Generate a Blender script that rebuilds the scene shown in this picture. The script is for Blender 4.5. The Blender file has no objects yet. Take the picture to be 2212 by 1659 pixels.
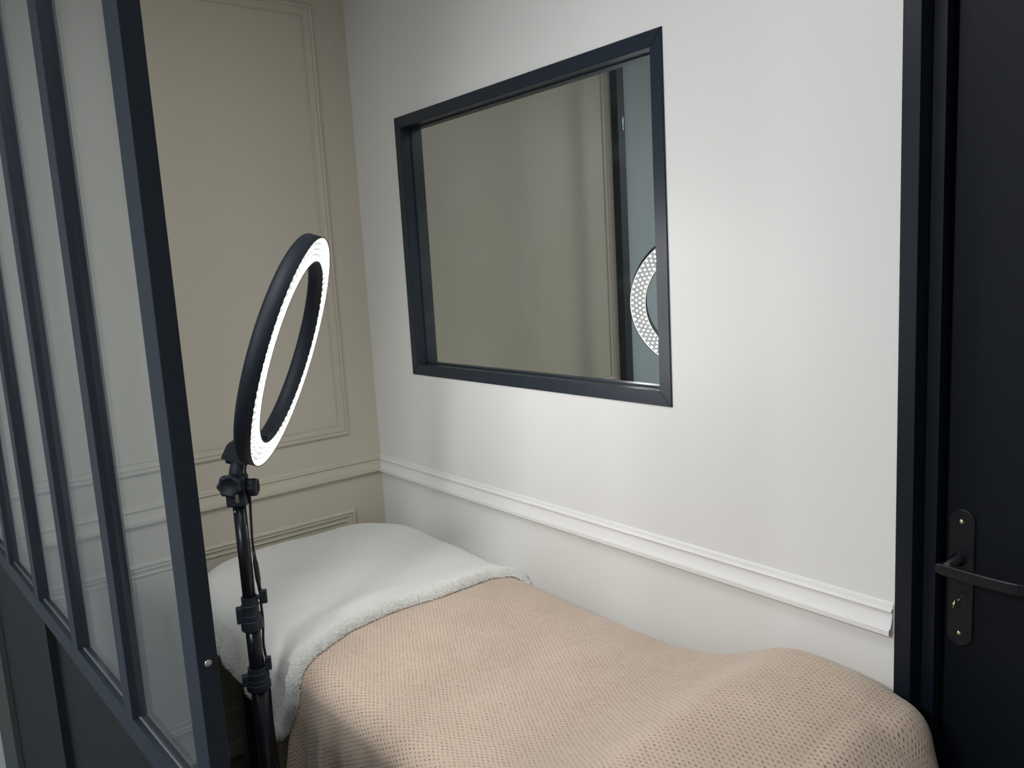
import bpy, bmesh, math, random
import numpy as np
from mathutils import Matrix, Vector
random.seed(7); rng = np.random.default_rng(7)
S = bpy.context.scene
COL = S.collection

# ------------------------------------------------------------------ camera, world, light, exposure
CAM = np.array([2.544, -1.4, 1.561])
FPX = 1724.13
yaw, pit, rol = np.radians([38.66276, 8.4514, -3.29202])
_P = np.array([[1, 0, 0], [0, np.cos(pit), -np.sin(pit)], [0, np.sin(pit), np.cos(pit)]])
_R = np.array([[np.cos(rol), -np.sin(rol), 0], [np.sin(rol), np.cos(rol), 0], [0, 0, 1]])
_B = np.array([[np.sin(yaw), np.cos(yaw), 0], [0, 0, -1], [-np.cos(yaw), np.sin(yaw), 0]])
W2C = _R @ _P @ _B
cd = bpy.data.cameras.new('camera'); cam = bpy.data.objects.new('camera', cd); COL.objects.link(cam)
cd.sensor_fit = 'HORIZONTAL'; cd.sensor_width = 36.0; cd.lens = FPX / 2212 * 36.0; cd.clip_start = 0.02
mw = Matrix.Identity(4)
for i in range(3):
    mw[i][0] = W2C[0][i]; mw[i][1] = -W2C[1][i]; mw[i][2] = -W2C[2][i]; mw[i][3] = CAM[i]
cam.matrix_world = mw
S.camera = cam

w = bpy.data.worlds.new('world'); S.world = w; w.use_nodes = True
w.node_tree.nodes['Background'].inputs[0].default_value = (0.6, 0.66, 0.72, 1)
w.node_tree.nodes['Background'].inputs[1].default_value = 0.02

LED_STRENGTH = 172.0        # the beads of the ring light
PANEL_STRENGTH = 0.40       # the white circuit ring between the beads
CABIN_WATTS, SALON_WATTS = 7.5, 66.0     # ceiling panel of the cabin; ceiling panel of the room it opens to
S.view_settings.view_transform = 'Standard'; S.view_settings.look = 'None'
S.view_settings.exposure = 0.08; S.view_settings.gamma = 1.0
S.view_settings.use_curve_mapping = False
S.cycles.sample_clamp_indirect = 12.0
S.cycles.use_light_tree = False
S.cycles.max_bounces = 12; S.cycles.diffuse_bounces = 6; S.cycles.glossy_bounces = 8; S.cycles.transparent_max_bounces = 24

# ------------------------------------------------------------------ helpers
def mat(name, color, rough=0.5, metal=0.0, noise=0.0, nscale=6.0, bump=0.0, bscale=200.0, spec=0.5, coat=0.0, sheen=0.0):
    m = bpy.data.materials.new(name); m.use_nodes = True
    nt = m.node_tree; b = nt.nodes['Principled BSDF']
    b.inputs['Base Color'].default_value = (*color, 1); b.inputs['Roughness'].default_value = rough
    b.inputs['Metallic'].default_value = metal; b.inputs['Specular IOR Level'].default_value = spec
    b.inputs['Coat Weight'].default_value = coat; b.inputs['Sheen Weight'].default_value = sheen
    tc = nt.nodes.new('ShaderNodeTexCoord')
    if noise:
        n = nt.nodes.new('ShaderNodeTexNoise'); n.inputs['Scale'].default_value = nscale; n.inputs['Detail'].default_value = 6
        nt.links.new(tc.outputs['Object'], n.inputs['Vector'])
        mx = nt.nodes.new('ShaderNodeMix'); mx.data_type = 'RGBA'
        mx.inputs['A'].default_value = (*[c * (1 - noise) for c in color], 1)
        mx.inputs['B'].default_value = (*[min(1, c * (1 + noise)) for c in color], 1)
        nt.links.new(n.outputs['Fac'], mx.inputs['Factor']); nt.links.new(mx.outputs['Result'], b.inputs['Base Color'])
    if bump:
        n = nt.nodes.new('ShaderNodeTexNoise'); n.inputs['Scale'].default_value = bscale; n.inputs['Detail'].default_value = 4
        nt.links.new(tc.outputs['Object'], n.inputs['Vector'])
        bp = nt.nodes.new('ShaderNodeBump'); bp.inputs['Strength'].default_value = bump; bp.inputs['Distance'].default_value = 0.002
        nt.links.new(n.outputs['Fac'], bp.inputs['Height']); nt.links.new(bp.outputs['Normal'], b.inputs['Normal'])
    return m

def emit_mat(name, color, strength, base=(0.8, 0.8, 0.8)):
    m = mat(name, base, 0.4); b = m.node_tree.nodes['Principled BSDF']
    b.inputs['Emission Color'].default_value = (*color, 1); b.inputs['Emission Strength'].default_value = strength
    return m

def origin_of(p):
    o = np.zeros(3)
    while p is not None:
        o += np.array(p.location); p = p.parent
    return o

def tag(o, label=None, cat=None, group=None, kind=None):
    if label: o['label'] = label
    if cat: o['category'] = cat
    if group: o['group'] = group
    if kind: o['kind'] = kind
    return o

def thing(name, label, cat, loc, group=None, kind=None):
    o = bpy.data.objects.new(name, None); COL.objects.link(o); o.location = loc; o.empty_display_size = 0.1
    return tag(o, label, cat, group, kind)

def mesh(name, verts, faces, m, parent=None, smooth=False, loc=None, uv=None):
    """one mesh object from world-space vertices"""
    off = origin_of(parent) if parent is not None else (np.array(loc, float) if loc is not None else np.zeros(3))
    V = (np.asarray(verts, float) - off)
    me = bpy.data.meshes.new(name); me.from_pydata(V.tolist(), [], [list(map(int, f)) for f in faces]); me.update()
    if smooth: me.polygons.foreach_set('use_smooth', [True] * len(me.polygons))
    if uv is not None:
        l = me.uv_layers.new(name='UVMap')
        vi = np.empty(len(me.loops), np.int32); me.loops.foreach_get('vertex_index', vi)
        l.data.foreach_set('uv', np.asarray(uv, np.float32)[vi].ravel())
    me.materials.append(m)
    o = bpy.data.objects.new(name, me); COL.objects.link(o)
    if parent is not None: o.parent = parent
    elif loc is not None: o.location = loc
    return o

def from_bm(name, bm, m, parent=None, smooth=False, loc=None):
    bm.verts.index_update()
    V = [tuple(v.co) for v in bm.verts]; F = [[v.index for v in f.verts] for f in bm.faces]
    bm.free()
    return mesh(name, V, F, m, parent, smooth, loc)

ID = np.eye(4)
def frame_mat(o, ex, ey, ez):
    M = np.eye(4); M[:3, 0] = ex; M[:3, 1] = ey; M[:3, 2] = ez; M[:3, 3] = o
    return M
def add_box(bm, lo, hi, M=ID, bevel=0.0, seg=2):
    r = bmesh.ops.create_cube(bm, size=1.0); vs = r['verts']
    lo = np.array(lo, float); hi = np.array(hi, float)
    for v in vs: v.co = Vector((lo + hi) / 2 + np.array(v.co) * (hi - lo))
    if bevel:
        es = list({e for v in vs for e in v.link_edges})
        rb = bmesh.ops.bevel(bm, geom=es, offset=bevel, segments=seg, affect='EDGES', profile=0.5)
        vs = list({v for f in rb['faces'] for v in f.verts} | {v for v in vs if v.is_valid})
    Mm = Matrix(M.tolist())
    for v in vs: v.co = Mm @ v.co
def box(name, lo, hi, m, parent=None, M=ID, bevel=0.0, loc=None):
    bm = bmesh.new(); add_box(bm, lo, hi, M, bevel); return from_bm(name, bm, m, parent, False, loc)

def lathe(prof, M=ID, n=24, closed=False, crisp=False):
    """prof: (r, z) list about local z"""
    if crisp:
        V, F = [], []
        for a, b in zip(prof, prof[1:]):
            v, f = lathe([a, b], M, n); F += [tuple(i + len(V) for i in q) for q in f]; V += list(v)
        return np.array(V), F
    V = []; F = []; k = len(prof)
    for i in range(n):
        a = 2 * math.pi * i / n
        for r, z in prof: V.append((r * math.cos(a), r * math.sin(a), z))
    for i in range(n):
        j = (i + 1) % n
        for q in range(k if closed else k - 1):
            q2 = (q + 1) % k
            F.append((i * k + q, j * k + q, j * k + q2, i * k + q2))
    V = np.array(V); V = V @ M[:3, :3].T + M[:3, 3]
    return V, F

def sweep(pts, r, n=8, cap=True):
    P = np.array(pts, float); T = np.gradient(P, axis=0); T /= np.linalg.norm(T, axis=1)[:, None]
    ref = np.array([0, 0, 1.0]) if abs(T[0][2]) < 0.8 else np.array([1.0, 0, 0])
    V = []; F = []
    rr = np.broadcast_to(r, (len(P),))
    for i in range(len(P)):
        a = np.cross(T[i], ref); a /= np.linalg.norm(a); b = np.cross(T[i], a)
        for k in range(n):
            t = 2 * math.pi * k / n
            V.append(P[i] + rr[i] * (math.cos(t) * a + math.sin(t) * b))
    for i in range(len(P) - 1):
        for k in range(n):
            k2 = (k + 1) % n
            F.append((i * n + k, i * n + k2, (i + 1) * n + k2, (i + 1) * n + k))
    if cap:
        F.append(list(range(n))[::-1]); F.append([(len(P) - 1) * n + k for k in range(n)])
    return V, F

def extrude_profile(prof, a, b, up, out):
    """profile (h, d): h along up, d along out; swept from a to b"""
    V = []; k = len(prof); a = np.array(a, float); b = np.array(b, float); up = np.array(up, float); out = np.array(out, float)
    for e in (a, b):
        for h, d in prof: V.append(e + up * h + out * d)
    F = [(q, q + 1, k + q + 1, k + q) for q in range(k - 1)] + [(k - 1, 0, k, 2 * k - 1)]
    F += [list(range(k))[::-1], list(range(k, 2 * k))]
    return V, F

# ------------------------------------------------------------------ materials
M_white = mat('white_wall_paint', (0.725, 0.72, 0.708), 0.42, noise=0.012, nscale=2.5, bump=0.06, bscale=90)
M_beige = mat('greige_wall_paint', (0.53, 0.485, 0.405), 0.45, noise=0.02, nscale=2.0, bump=0.06, bscale=90)
M_trimw = mat('white_trim_paint', (0.75, 0.74, 0.73), 0.35, noise=0.01, nscale=3, bump=0.03)
M_ceil = mat('ceiling_paint', (0.82, 0.81, 0.79), 0.7, noise=0.01)
M_floor = mat('dark_floor', (0.12, 0.122, 0.12), 0.5, noise=0.25, nscale=9, bump=0.05)
M_corr = mat('corridor_paint', (0.55, 0.56, 0.55), 0.6, noise=0.02)
M_side = mat('grey_side_paint', (0.49, 0.55, 0.59), 0.6, noise=0.03)
M_frame = mat('navy_black_paint', (0.011, 0.018, 0.031), 0.38, noise=0.18, nscale=14, bump=0.10, bscale=60)
M_part = mat('charcoal_painted_steel', (0.0092, 0.0155, 0.0275), 0.5, noise=0.15, nscale=10, bump=0.06, bscale=80)
M_partp = mat('charcoal_painted_board', (0.008, 0.0105, 0.0115), 0.6, noise=0.12, nscale=6, bump=0.05, spec=0.3)
M_grey = mat('grey_painted_board', (0.045, 0.052, 0.050), 0.55, noise=0.06, nscale=5)
M_door = mat('black_door_paint', (0.0025, 0.0045, 0.0085), 0.5, noise=0.2, nscale=8, bump=0.05, bscale=70, spec=0.22)
M_casing = mat('navy_casing_paint', (0.0045, 0.0078, 0.0145), 0.42, noise=0.2, nscale=10, bump=0.07, bscale=60, spec=0.35)
M_blackm = mat('black_metal', (0.007, 0.009, 0.012), 0.38, 0.2, noise=0.15, nscale=30)
M_brass = mat('brass', (0.75, 0.66, 0.42), 0.25, 1.0, noise=0.1, nscale=60)
M_chrome = mat('bright_steel', (0.7, 0.7, 0.68), 0.25, 1.0, noise=0.08, nscale=60)
M_plastic = mat('black_plastic', (0.008, 0.0135, 0.024), 0.6, noise=0.12, nscale=20)
M_tube = mat('black_tube_metal', (0.014, 0.017, 0.023), 0.28, 0.4, noise=0.1, nscale=20)
M_rubber = mat('black_cable_rubber', (0.012, 0.014, 0.018), 0.5, noise=0.1, nscale=20)
M_wood = mat('dark_brown_wood', (0.06, 0.04, 0.028), 0.5, noise=0.3, nscale=12)
M_vinyl = mat('taupe_vinyl', (0.25, 0.21, 0.18), 0.5, noise=0.08, nscale=8)
M_seal = mat('grey_sealant', (0.13, 0.135, 0.145), 0.6, noise=0.25, nscale=40)
M_tagm = mat('white_label_cloth', (0.75, 0.76, 0.76), 0.7, noise=0.04, nscale=60)
M_led = emit_mat('led_bead', (1.0, 0.99, 0.975), LED_STRENGTH)
M_ledp = emit_mat('led_circuit_ring', (0.93, 0.92, 0.93), PANEL_STRENGTH, (0.16, 0.155, 0.16))
M_lamp = emit_mat('ceiling_panel_diffuser', (0.97, 0.99, 1.0), 3.0)
M_rim = emit_mat('glowing_cover_rim', (1, 1, 0.97), 1.3, (0.5, 0.5, 0.5))
for m_ in (M_ledp, M_lamp, M_rim): m_.cycles.emission_sampling = 'NONE'

def glass_mat():
    m = bpy.data.materials.new('clear_pane_glass'); m.use_nodes = True; nt = m.node_tree; nt.nodes.clear()
    out = nt.nodes.new('ShaderNodeOutputMaterial'); mx = nt.nodes.new('ShaderNodeMixShader')
    tr = nt.nodes.new('ShaderNodeBsdfTransparent'); tr.inputs[0].default_value = (0.955, 0.97, 0.965, 1)
    gl = nt.nodes.new('ShaderNodeBsdfGlossy'); gl.inputs['Roughness'].default_value = 0.02
    fr = nt.nodes.new('ShaderNodeFresnel'); geo = nt.nodes.new('ShaderNodeNewGeometry')
    mm = nt.nodes.new('ShaderNodeMix'); mm.inputs['A'].default_value = 1.5; mm.inputs['B'].default_value = 1 / 1.5
    nt.links.new(geo.outputs['Backfacing'], mm.inputs['Factor']); nt.links.new(mm.outputs['Result'], fr.inputs['IOR'])
    nt.links.new(fr.outputs[0], mx.inputs[0]); nt.links.new(tr.outputs[0], mx.inputs[1]); nt.links.new(gl.outputs[0], mx.inputs[2])
    # faint film of dust and wiping marks
    di = nt.nodes.new('ShaderNodeBsdfDiffuse'); di.inputs[0].default_value = (0.6, 0.62, 0.63, 1)
    tc = nt.nodes.new('ShaderNodeTexCoord'); mp = nt.nodes.new('ShaderNodeMapping'); mp.inputs['Scale'].default_value = (9, 9, 1.6)
    n = nt.nodes.new('ShaderNodeTexNoise'); n.inputs['Scale'].default_value = 1.4; n.inputs['Detail'].default_value = 5
    rp = nt.nodes.new('ShaderNodeMapRange'); rp.inputs[1].default_value = 0.45; rp.inputs[2].default_value = 0.85; rp.inputs[4].default_value = 0.06
    nt.links.new(tc.outputs['Object'], mp.inputs[0]); nt.links.new(mp.outputs[0], n.inputs['Vector']); nt.links.new(n.outputs['Fac'], rp.inputs[0])
    m2 = nt.nodes.new('ShaderNodeMixShader')
    nt.links.new(rp.outputs[0], m2.inputs[0]); nt.links.new(mx.outputs[0], m2.inputs[1]); nt.links.new(di.outputs[0], m2.inputs[2])
    nt.links.new(m2.outputs[0], out.inputs[0])
    return m
M_glass = glass_mat()

def mirror_mat():
    m = bpy.data.materials.new('mirror_silvering'); m.use_nodes = True; nt = m.node_tree; nt.nodes.clear()
    out = nt.nodes.new('ShaderNodeOutputMaterial'); mx = nt.nodes.new('ShaderNodeMixShader')
    gl = nt.nodes.new('ShaderNodeBsdfGlossy'); gl.inputs['Roughness'].default_value = 0.0; gl.inputs['Color'].default_value = (0.70, 0.735, 0.71, 1)
    di = nt.nodes.new('ShaderNodeBsdfDiffuse'); di.inputs[0].default_value = (0.55, 0.6, 0.66, 1)
    tc = nt.nodes.new('ShaderNodeTexCoord')
    n = nt.nodes.new('ShaderNodeTexNoise'); n.inputs['Scale'].default_value = 3.2; n.inputs['Detail'].default_value = 9; n.inputs['Distortion'].default_value = 1.2
    rp = nt.nodes.new('ShaderNodeMapRange'); rp.inputs[1].default_value = 0.5; rp.inputs[2].default_value = 0.9; rp.inputs[3].default_value = 0.012; rp.inputs[4].default_value = 0.12
    nt.links.new(tc.outputs['Object'], n.inputs['Vector']); nt.links.new(n.outputs['Fac'], rp.inputs[0])
    nt.links.new(rp.outputs[0], mx.inputs[0]); nt.links.new(gl.outputs[0], mx.inputs[1]); nt.links.new(di.outputs[0], mx.inputs[2])
    nt.links.new(mx.outputs[0], out.inputs[0])
    return m
M_mirror = mirror_mat()

def math_node(nt, op, a, b=None):
    n = nt.nodes.new('ShaderNodeMath'); n.operation = op
    for i, v in enumerate((a, b)):
        if v is None: continue
        if isinstance(v, (int, float)): n.inputs[i].default_value = v
        else: nt.links.new(v, n.inputs[i])
    return n.outputs[0]

def blanket_mat():
    """soft beige plush, woven in staggered little dimples with a few gold threads"""
    m = bpy.data.materials.new('beige_dimpled_plush'); m.use_nodes = True; nt = m.node_tree; b = nt.nodes['Principled BSDF']
    uv = nt.nodes.new('ShaderNodeUVMap'); uv.uv_map = 'UVMap'
    wob = nt.nodes.new('ShaderNodeTexNoise'); wob.inputs['Scale'].default_value = 35; wob.inputs['Detail'].default_value = 3
    nt.links.new(uv.outputs[0], wob.inputs['Vector'])
    ws = nt.nodes.new('ShaderNodeVectorMath'); ws.operation = 'SCALE'; ws.inputs['Scale'].default_value = 0.006
    nt.links.new(wob.outputs['Color'], ws.inputs[0])
    ad = nt.nodes.new('ShaderNodeVectorMath'); nt.links.new(uv.outputs[0], ad.inputs[0]); nt.links.new(ws.outputs[0], ad.inputs[1])
    sp = nt.nodes.new('ShaderNodeSeparateXYZ'); nt.links.new(ad.outputs[0], sp.inputs[0])
    PX, PY = 0.0173, 0.0049
    row = math_node(nt, 'FLOOR', math_node(nt, 'DIVIDE', sp.outputs[1], PY))
    par = math_node(nt, 'MULTIPLY', math_node(nt, 'PINGPONG', row, 1.0), 0.5)
    cx = math_node(nt, 'SUBTRACT', math_node(nt, 'FRACT', math_node(nt, 'ADD', math_node(nt, 'DIVIDE', sp.outputs[0], PX), par)), 0.5)
    cy = math_node(nt, 'SUBTRACT', math_node(nt, 'FRACT', math_node(nt, 'DIVIDE', sp.outputs[1], PY)), 0.5)
    dx = math_node(nt, 'MULTIPLY', cx, PX / 0.0042); dy = math_node(nt, 'MULTIPLY', cy, PY / 0.0023)
    d = math_node(nt, 'SQRT', math_node(nt, 'ADD', math_node(nt, 'MULTIPLY', dx, dx), math_node(nt, 'MULTIPLY', dy, dy)))
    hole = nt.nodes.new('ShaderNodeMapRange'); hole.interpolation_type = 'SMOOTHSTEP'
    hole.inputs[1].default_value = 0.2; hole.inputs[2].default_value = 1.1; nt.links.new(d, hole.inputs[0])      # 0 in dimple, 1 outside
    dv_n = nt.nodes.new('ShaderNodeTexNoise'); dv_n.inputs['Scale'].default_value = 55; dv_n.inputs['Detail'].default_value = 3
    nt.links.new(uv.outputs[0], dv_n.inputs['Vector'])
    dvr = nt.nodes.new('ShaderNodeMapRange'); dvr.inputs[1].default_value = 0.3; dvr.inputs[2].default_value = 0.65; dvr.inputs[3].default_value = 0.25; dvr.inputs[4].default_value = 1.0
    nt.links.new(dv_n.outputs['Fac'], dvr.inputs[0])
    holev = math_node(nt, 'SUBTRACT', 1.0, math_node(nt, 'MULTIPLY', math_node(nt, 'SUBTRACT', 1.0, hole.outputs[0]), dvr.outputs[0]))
    pile = nt.nodes.new('ShaderNodeTexNoise'); pile.inputs['Scale'].default_value = 420; pile.inputs['Detail'].default_value = 3
    nt.links.new(uv.outputs[0], pile.inputs['Vector'])
    patch = nt.nodes.new('ShaderNodeTexNoise'); patch.inputs['Scale'].default_value = 9; patch.inputs['Detail'].default_value = 5
    nt.links.new(uv.outputs[0], patch.inputs['Vector'])
    c1 = nt.nodes.new('ShaderNodeMix'); c1.data_type = 'RGBA'; c1.inputs['A'].default_value = (0.50, 0.38, 0.29, 1); c1.inputs['B'].default_value = (0.63, 0.495, 0.395, 1)
    nt.links.new(patch.outputs['Fac'], c1.inputs['Factor'])
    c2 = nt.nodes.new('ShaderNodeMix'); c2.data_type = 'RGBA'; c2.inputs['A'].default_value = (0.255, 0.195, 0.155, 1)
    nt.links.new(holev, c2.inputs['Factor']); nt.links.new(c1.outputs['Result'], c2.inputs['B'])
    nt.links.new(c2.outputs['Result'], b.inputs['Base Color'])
    h = math_node(nt, 'ADD', math_node(nt, 'MULTIPLY', holev, 1.0), math_node(nt, 'MULTIPLY', pile.outputs['Fac'], 0.8))
    bp = nt.nodes.new('ShaderNodeBump'); bp.inputs['Strength'].default_value = 0.6; bp.inputs['Distance'].default_value = 0.0022
    nt.links.new(h, bp.inputs['Height']); nt.links.new(bp.outputs['Normal'], b.inputs['Normal'])
    # gold lurex point at the heart of some dimples
    wn = nt.nodes.new('ShaderNodeTexWhiteNoise'); wn.noise_dimensions = '2D'
    cb = nt.nodes.new('ShaderNodeCombineXYZ'); nt.links.new(row, cb.inputs[1])
    nt.links.new(math_node(nt, 'FLOOR', math_node(nt, 'ADD', math_node(nt, 'DIVIDE', sp.outputs[0], PX), par)), cb.inputs[0]); nt.links.new(cb.outputs[0], wn.inputs['Vector'])
    gold = math_node(nt, 'MULTIPLY', math_node(nt, 'LESS_THAN', d, 0.30), math_node(nt, 'GREATER_THAN', wn.outputs['Value'], 0.55))
    nt.links.new(gold, b.inputs['Metallic'])
    b.inputs['Roughness'].default_value = 0.75; b.inputs['Sheen Weight'].default_value = 0.35; b.inputs['Sheen Roughness'].default_value = 0.4
    rr = nt.nodes.new('ShaderNodeMapRange'); rr.inputs[3].default_value = 0.78; rr.inputs[4].default_value = 0.3
    nt.links.new(gold, rr.inputs[0]); nt.links.new(rr.outputs[0], b.inputs['Roughness'])
    return m
M_blanket = blanket_mat()
M_fleece = mat('white_fleece', (0.73, 0.73, 0.705), 0.9, noise=0.035, nscale=22, bump=0.9, bscale=330, spec=0.2, sheen=0.4)

M_fibre = mat('lightened_fleece_fibre', (0.88, 0.88, 0.86), 0.9, noise=0.03, nscale=14, spec=0.2, sheen=0.3)  # fleece white lightened in colour to offset the fibres' self-shadowing

# ------------------------------------------------------------------ room shell
CE = 2.62
MX0, MX1, MZ0, MZ1 = 0.273, 1.3745, 1.2207, 2.0445      # opening of the mirror niche
DX0, DX1, DZ1 = 1.885, 2.83, 2.10                       # door opening with its casing
bm = bmesh.new()
T = 0.16
def wb(x0, x1, z0, z1, y0=0.0, y1=T): add_box(bm, (x0, y0, z0), (x1, y1, z1))
wb(-0.14, MX0, 0, CE); wb(MX0, MX1, 0, MZ0); wb(MX0, MX1, MZ1, CE); wb(MX1, DX0, 0, CE)
wb(MX0, MX1, MZ0, MZ1, 0.06, T)
wb(DX0, DX1, DZ1, CE); wb(DX1, 4.7, 0, CE)
o = from_bm('wall_back', bm, M_white); tag(o, 'white painted wall holding the inset mirror and the black door', 'wall', kind='structure')
SY, SX = -4.3, 4.7      # the room the cabin opens to
o = box('wall_left', (-0.14, -1.25, 0), (0, 0, CE), M_beige); tag(o, 'greige panelled wall at the head of the bed', 'wall', kind='structure')
o = box('wall_side', (-0.14, SY, 0), (0, -1.25, CE), M_side); tag(o, 'plain grey wall continuing past the partition into the salon', 'wall', kind='structure')
o = box('wall_front', (-0.14, SY - 0.14, 0), (SX + 0.14, SY, CE), M_corr); tag(o, 'plain pale wall across the salon from the partition', 'wall', kind='structure')
o = box('wall_right', (SX, SY, 0), (SX + 0.14, 0.16, CE), M_corr); tag(o, 'plain pale end wall of the salon beyond the black door', 'wall', kind='structure')
o = box('floor', (-0.14, SY - 0.14, -0.1), (SX + 0.14, 0.16, 0), M_floor); tag(o, 'dark floor under the treatment bed', 'floor', kind='structure')
o = box('ceiling', (-0.14, SY - 0.14, CE), (SX + 0.14, 0.16, CE + 0.1), M_ceil); tag(o, 'pale ceiling over cabin and salon', 'ceiling', kind='structure')

# chair rails (profile: height above bottom edge, projection)
def arc_pts(c, r, a0, a1, n):
    return [(c[0] + r * math.sin(math.radians(a0 + (a1 - a0) * i / n)), c[1] + r * math.cos(math.radians(a0 + (a1 - a0) * i / n))) for i in range(n + 1)]
rail = [(0, 0), (0, 0.017), (0.002, 0.019), (0.0115, 0.019), (0.0135, 0.017), (0.0135, 0.0135)]
for i in range(9):
    t = i / 8; rail.append((0.0155 + 0.0265 * t, 0.0125 - 0.0065 * math.sin(t * math.pi / 2)))
rail += [(0.0425, 0.0085), (0.044, 0.0105), (0.0465, 0.0112), (0.049, 0.0098), (0.0505, 0.007), (0.0505, 0.0045)]
rail += [(0.0535, 0.0042), (0.057, 0.0034), (0.060, 0.0022), (0.0615, 0.0008), (0.0615, 0)]
def moulding(name, prof, a, b, up, out, m, label):
    V, F = extrude_profile(prof, a, b, up, out)
    o = mesh(name, V, F, m); tag(o, label, 'trim', kind='structure'); return o
moulding('trim_1', rail, (0, 0.001, 0.8445), (1.8825, 0.001, 0.8445), (0, 0, 1), (0, -1, 0), M_trimw, 'white moulded chair rail along the wall under the mirror')
moulding('trim_2', rail, (-0.001, -1.245, 0.848), (-0.001, 0, 0.848), (0, 0, 1), (1, 0, 0), M_beige, 'greige moulded chair rail along the panelled wall')
bbp = [(0, 0), (0, 0.014), (0.036, 0.014), (0.038, 0.0115), (0.045, 0.011), (0.05, 0.006), (0.056, 0.005), (0.056, 0)]
moulding('baseboard_left', bbp, (-0.001, -1.245, 0), (-0.001, 0, 0), (0, 0, 1), (1, 0, 0), M_beige, 'greige skirting board along the foot of the panelled wall')
moulding('baseboard_back', bbp, (0, 0.001, 0), (1.8825, 0.001, 0), (0, 0, 1), (0, -1, 0), M_trimw, 'white skirting board behind the bed')

# applied panel mouldings on the greige wall
pm = [(0, 0), (0, 0.005), (0.004, 0.0105), (0.009, 0.012), (0.012, 0.0105), (0.0125, 0.0075), (0.017, 0.0075), (0.0175, 0.010), (0.021, 0.0105), (0.0235, 0.008), (0.0245, 0.0052), (0.034, 0.004), (0.037, 0.0062), (0.0395, 0.0062), (0.0405, 0.0)]
def panel_frame(name, y0, y1, z0, z1, label):
    """mitred rectangle on the wall x = 0; profile runs from the outer edge inwards"""
    V = []; F = []; k = len(pm)
    for (y, z, sy, sz) in ((y0, z0, 1, 1), (y1, z0, -1, 1), (y1, z1, -1, -1), (y0, z1, 1, -1)):
        for h, d in pm: V.append((d - 0.0005, y + sy * h, z + sz * h))
    for c in range(4):
        c2 = (c + 1) % 4
        for q in range(k - 1): F.append((c * k + q, c * k + q + 1, c2 * k + q + 1, c2 * k + q))
    o = mesh(name, V, F, M_beige); tag(o, label, 'trim', kind='structure')
panel_frame('trim_3', -1.19, -0.120, 1.0006, 2.444, 'tall moulded wall panel frame above the greige chair rail')
panel_frame('trim_4', -1.19, -0.122, 0.14, 0.729, 'low moulded wall panel frame below the greige chair rail')

# flat ceiling panels
for lx, ly, watts, lab in ((1.5, -1.0, CABIN_WATTS, 'square ceiling panel lamp inside the cabin above the bed side'), (2.1, -3.0, SALON_WATTS, 'square ceiling panel lamp out in the salon')):
    lamp = thing('ceiling_lamp', lab, 'lamp', (lx, ly, CE), 'ceiling panel lamps')
    box('housing', (lx - 0.31, ly - 0.31, CE - 0.03), (lx + 0.31, ly + 0.31, CE - 0.0002), M_trimw, lamp, bevel=0.004)
    box('diffuser', (lx - 0.29, ly - 0.29, CE - 0.036), (lx + 0.29, ly + 0.29, CE - 0.03), M_lamp, lamp)
    ld = bpy.data.lights.new('panel_light', 'AREA'); ld.shape = 'SQUARE'; ld.size = 0.56; ld.energy = watts; ld.color = (0.97, 0.985, 1.0)
    lo_ = bpy.data.objects.new('panel_light', ld); COL.objects.link(lo_); lo_.parent = lamp; lo_.location = (0, 0, -0.038)

# ------------------------------------------------------------------ inset mirror
FW = 0.0345; FD = 0.036; FP = -0.004
mir = thing('inset_mirror', 'rectangular mirror in a navy black frame set in the white wall', 'mirror', (0.82, 0.03, MZ0))
def mitre_bar(name, side):
    x0, x1, z0, z1 = MX0, MX1, MZ0, MZ1
    i = FW
    O = {'b': ((x0, z0), (x1, z0), (x1 - i, z0 + i), (x0 + i, z0 + i)), 't': ((x1, z1), (x0, z1), (x0 + i, z1 - i), (x1 - i, z1 - i)),
         'l': ((x0, z1), (x0, z0), (x0 + i, z0 + i), (x0 + i, z1 - i)), 'r': ((x1, z0), (x1, z1), (x1 - i, z1 - i), (x1 - i, z0 + i))}[side]
    bm = bmesh.new()
    fr = [bm.verts.new((x, FP, z)) for x, z in O]; bk = [bm.verts.new((x, FD + 0.012, z)) for x, z in O]
    bm.faces.new(fr); bm.faces.new(bk[::-1])
    for q in range(4): bm.faces.new((fr[q], bk[q], bk[(q + 1) % 4], fr[(q + 1) % 4]))
    bmesh.ops.recalc_face_normals(bm, faces=bm.faces)
    es = [e for e in bm.edges if all(abs(v.co.y - FP) < 1e-6 for v in e.verts)]
    bmesh.ops.bevel(bm, geom=es, offset=0.0012, segments=2, affect='EDGES')
    o = from_bm(name, bm, M_frame, mir); return o
for s_ in 'btlr': mitre_bar('frame_rail', s_)
# thin inner bead between frame and glass
def bead(name, side, w=0.004, y0=FD - 0.0035, y1=FD + 0.004):
    x0, x1, z0, z1 = MX0 + FW, MX1 - FW, MZ0 + FW, MZ1 - FW
    e = 0.0004
    lohi = {'b': ((x0, z0 - e), (x1, z0 + w)), 't': ((x0, z1 - w), (x1, z1 + e)), 'l': ((x0 - e, z0), (x0 + w, z1)), 'r': ((x1 - w, z0), (x1 + e, z1))}[side]
    return box(name, (lohi[0][0], y0, lohi[0][1]), (lohi[1][0], y1, lohi[1][1]), M_frame, mir)
for s_ in 'btlr': bead('glazing_bead', s_)
box('mirror_glass', (MX0 + 0.02, FD, MZ0 + 0.02), (MX1 - 0.02, FD + 0.006, MZ1 - 0.02), M_mirror, mir)

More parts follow.
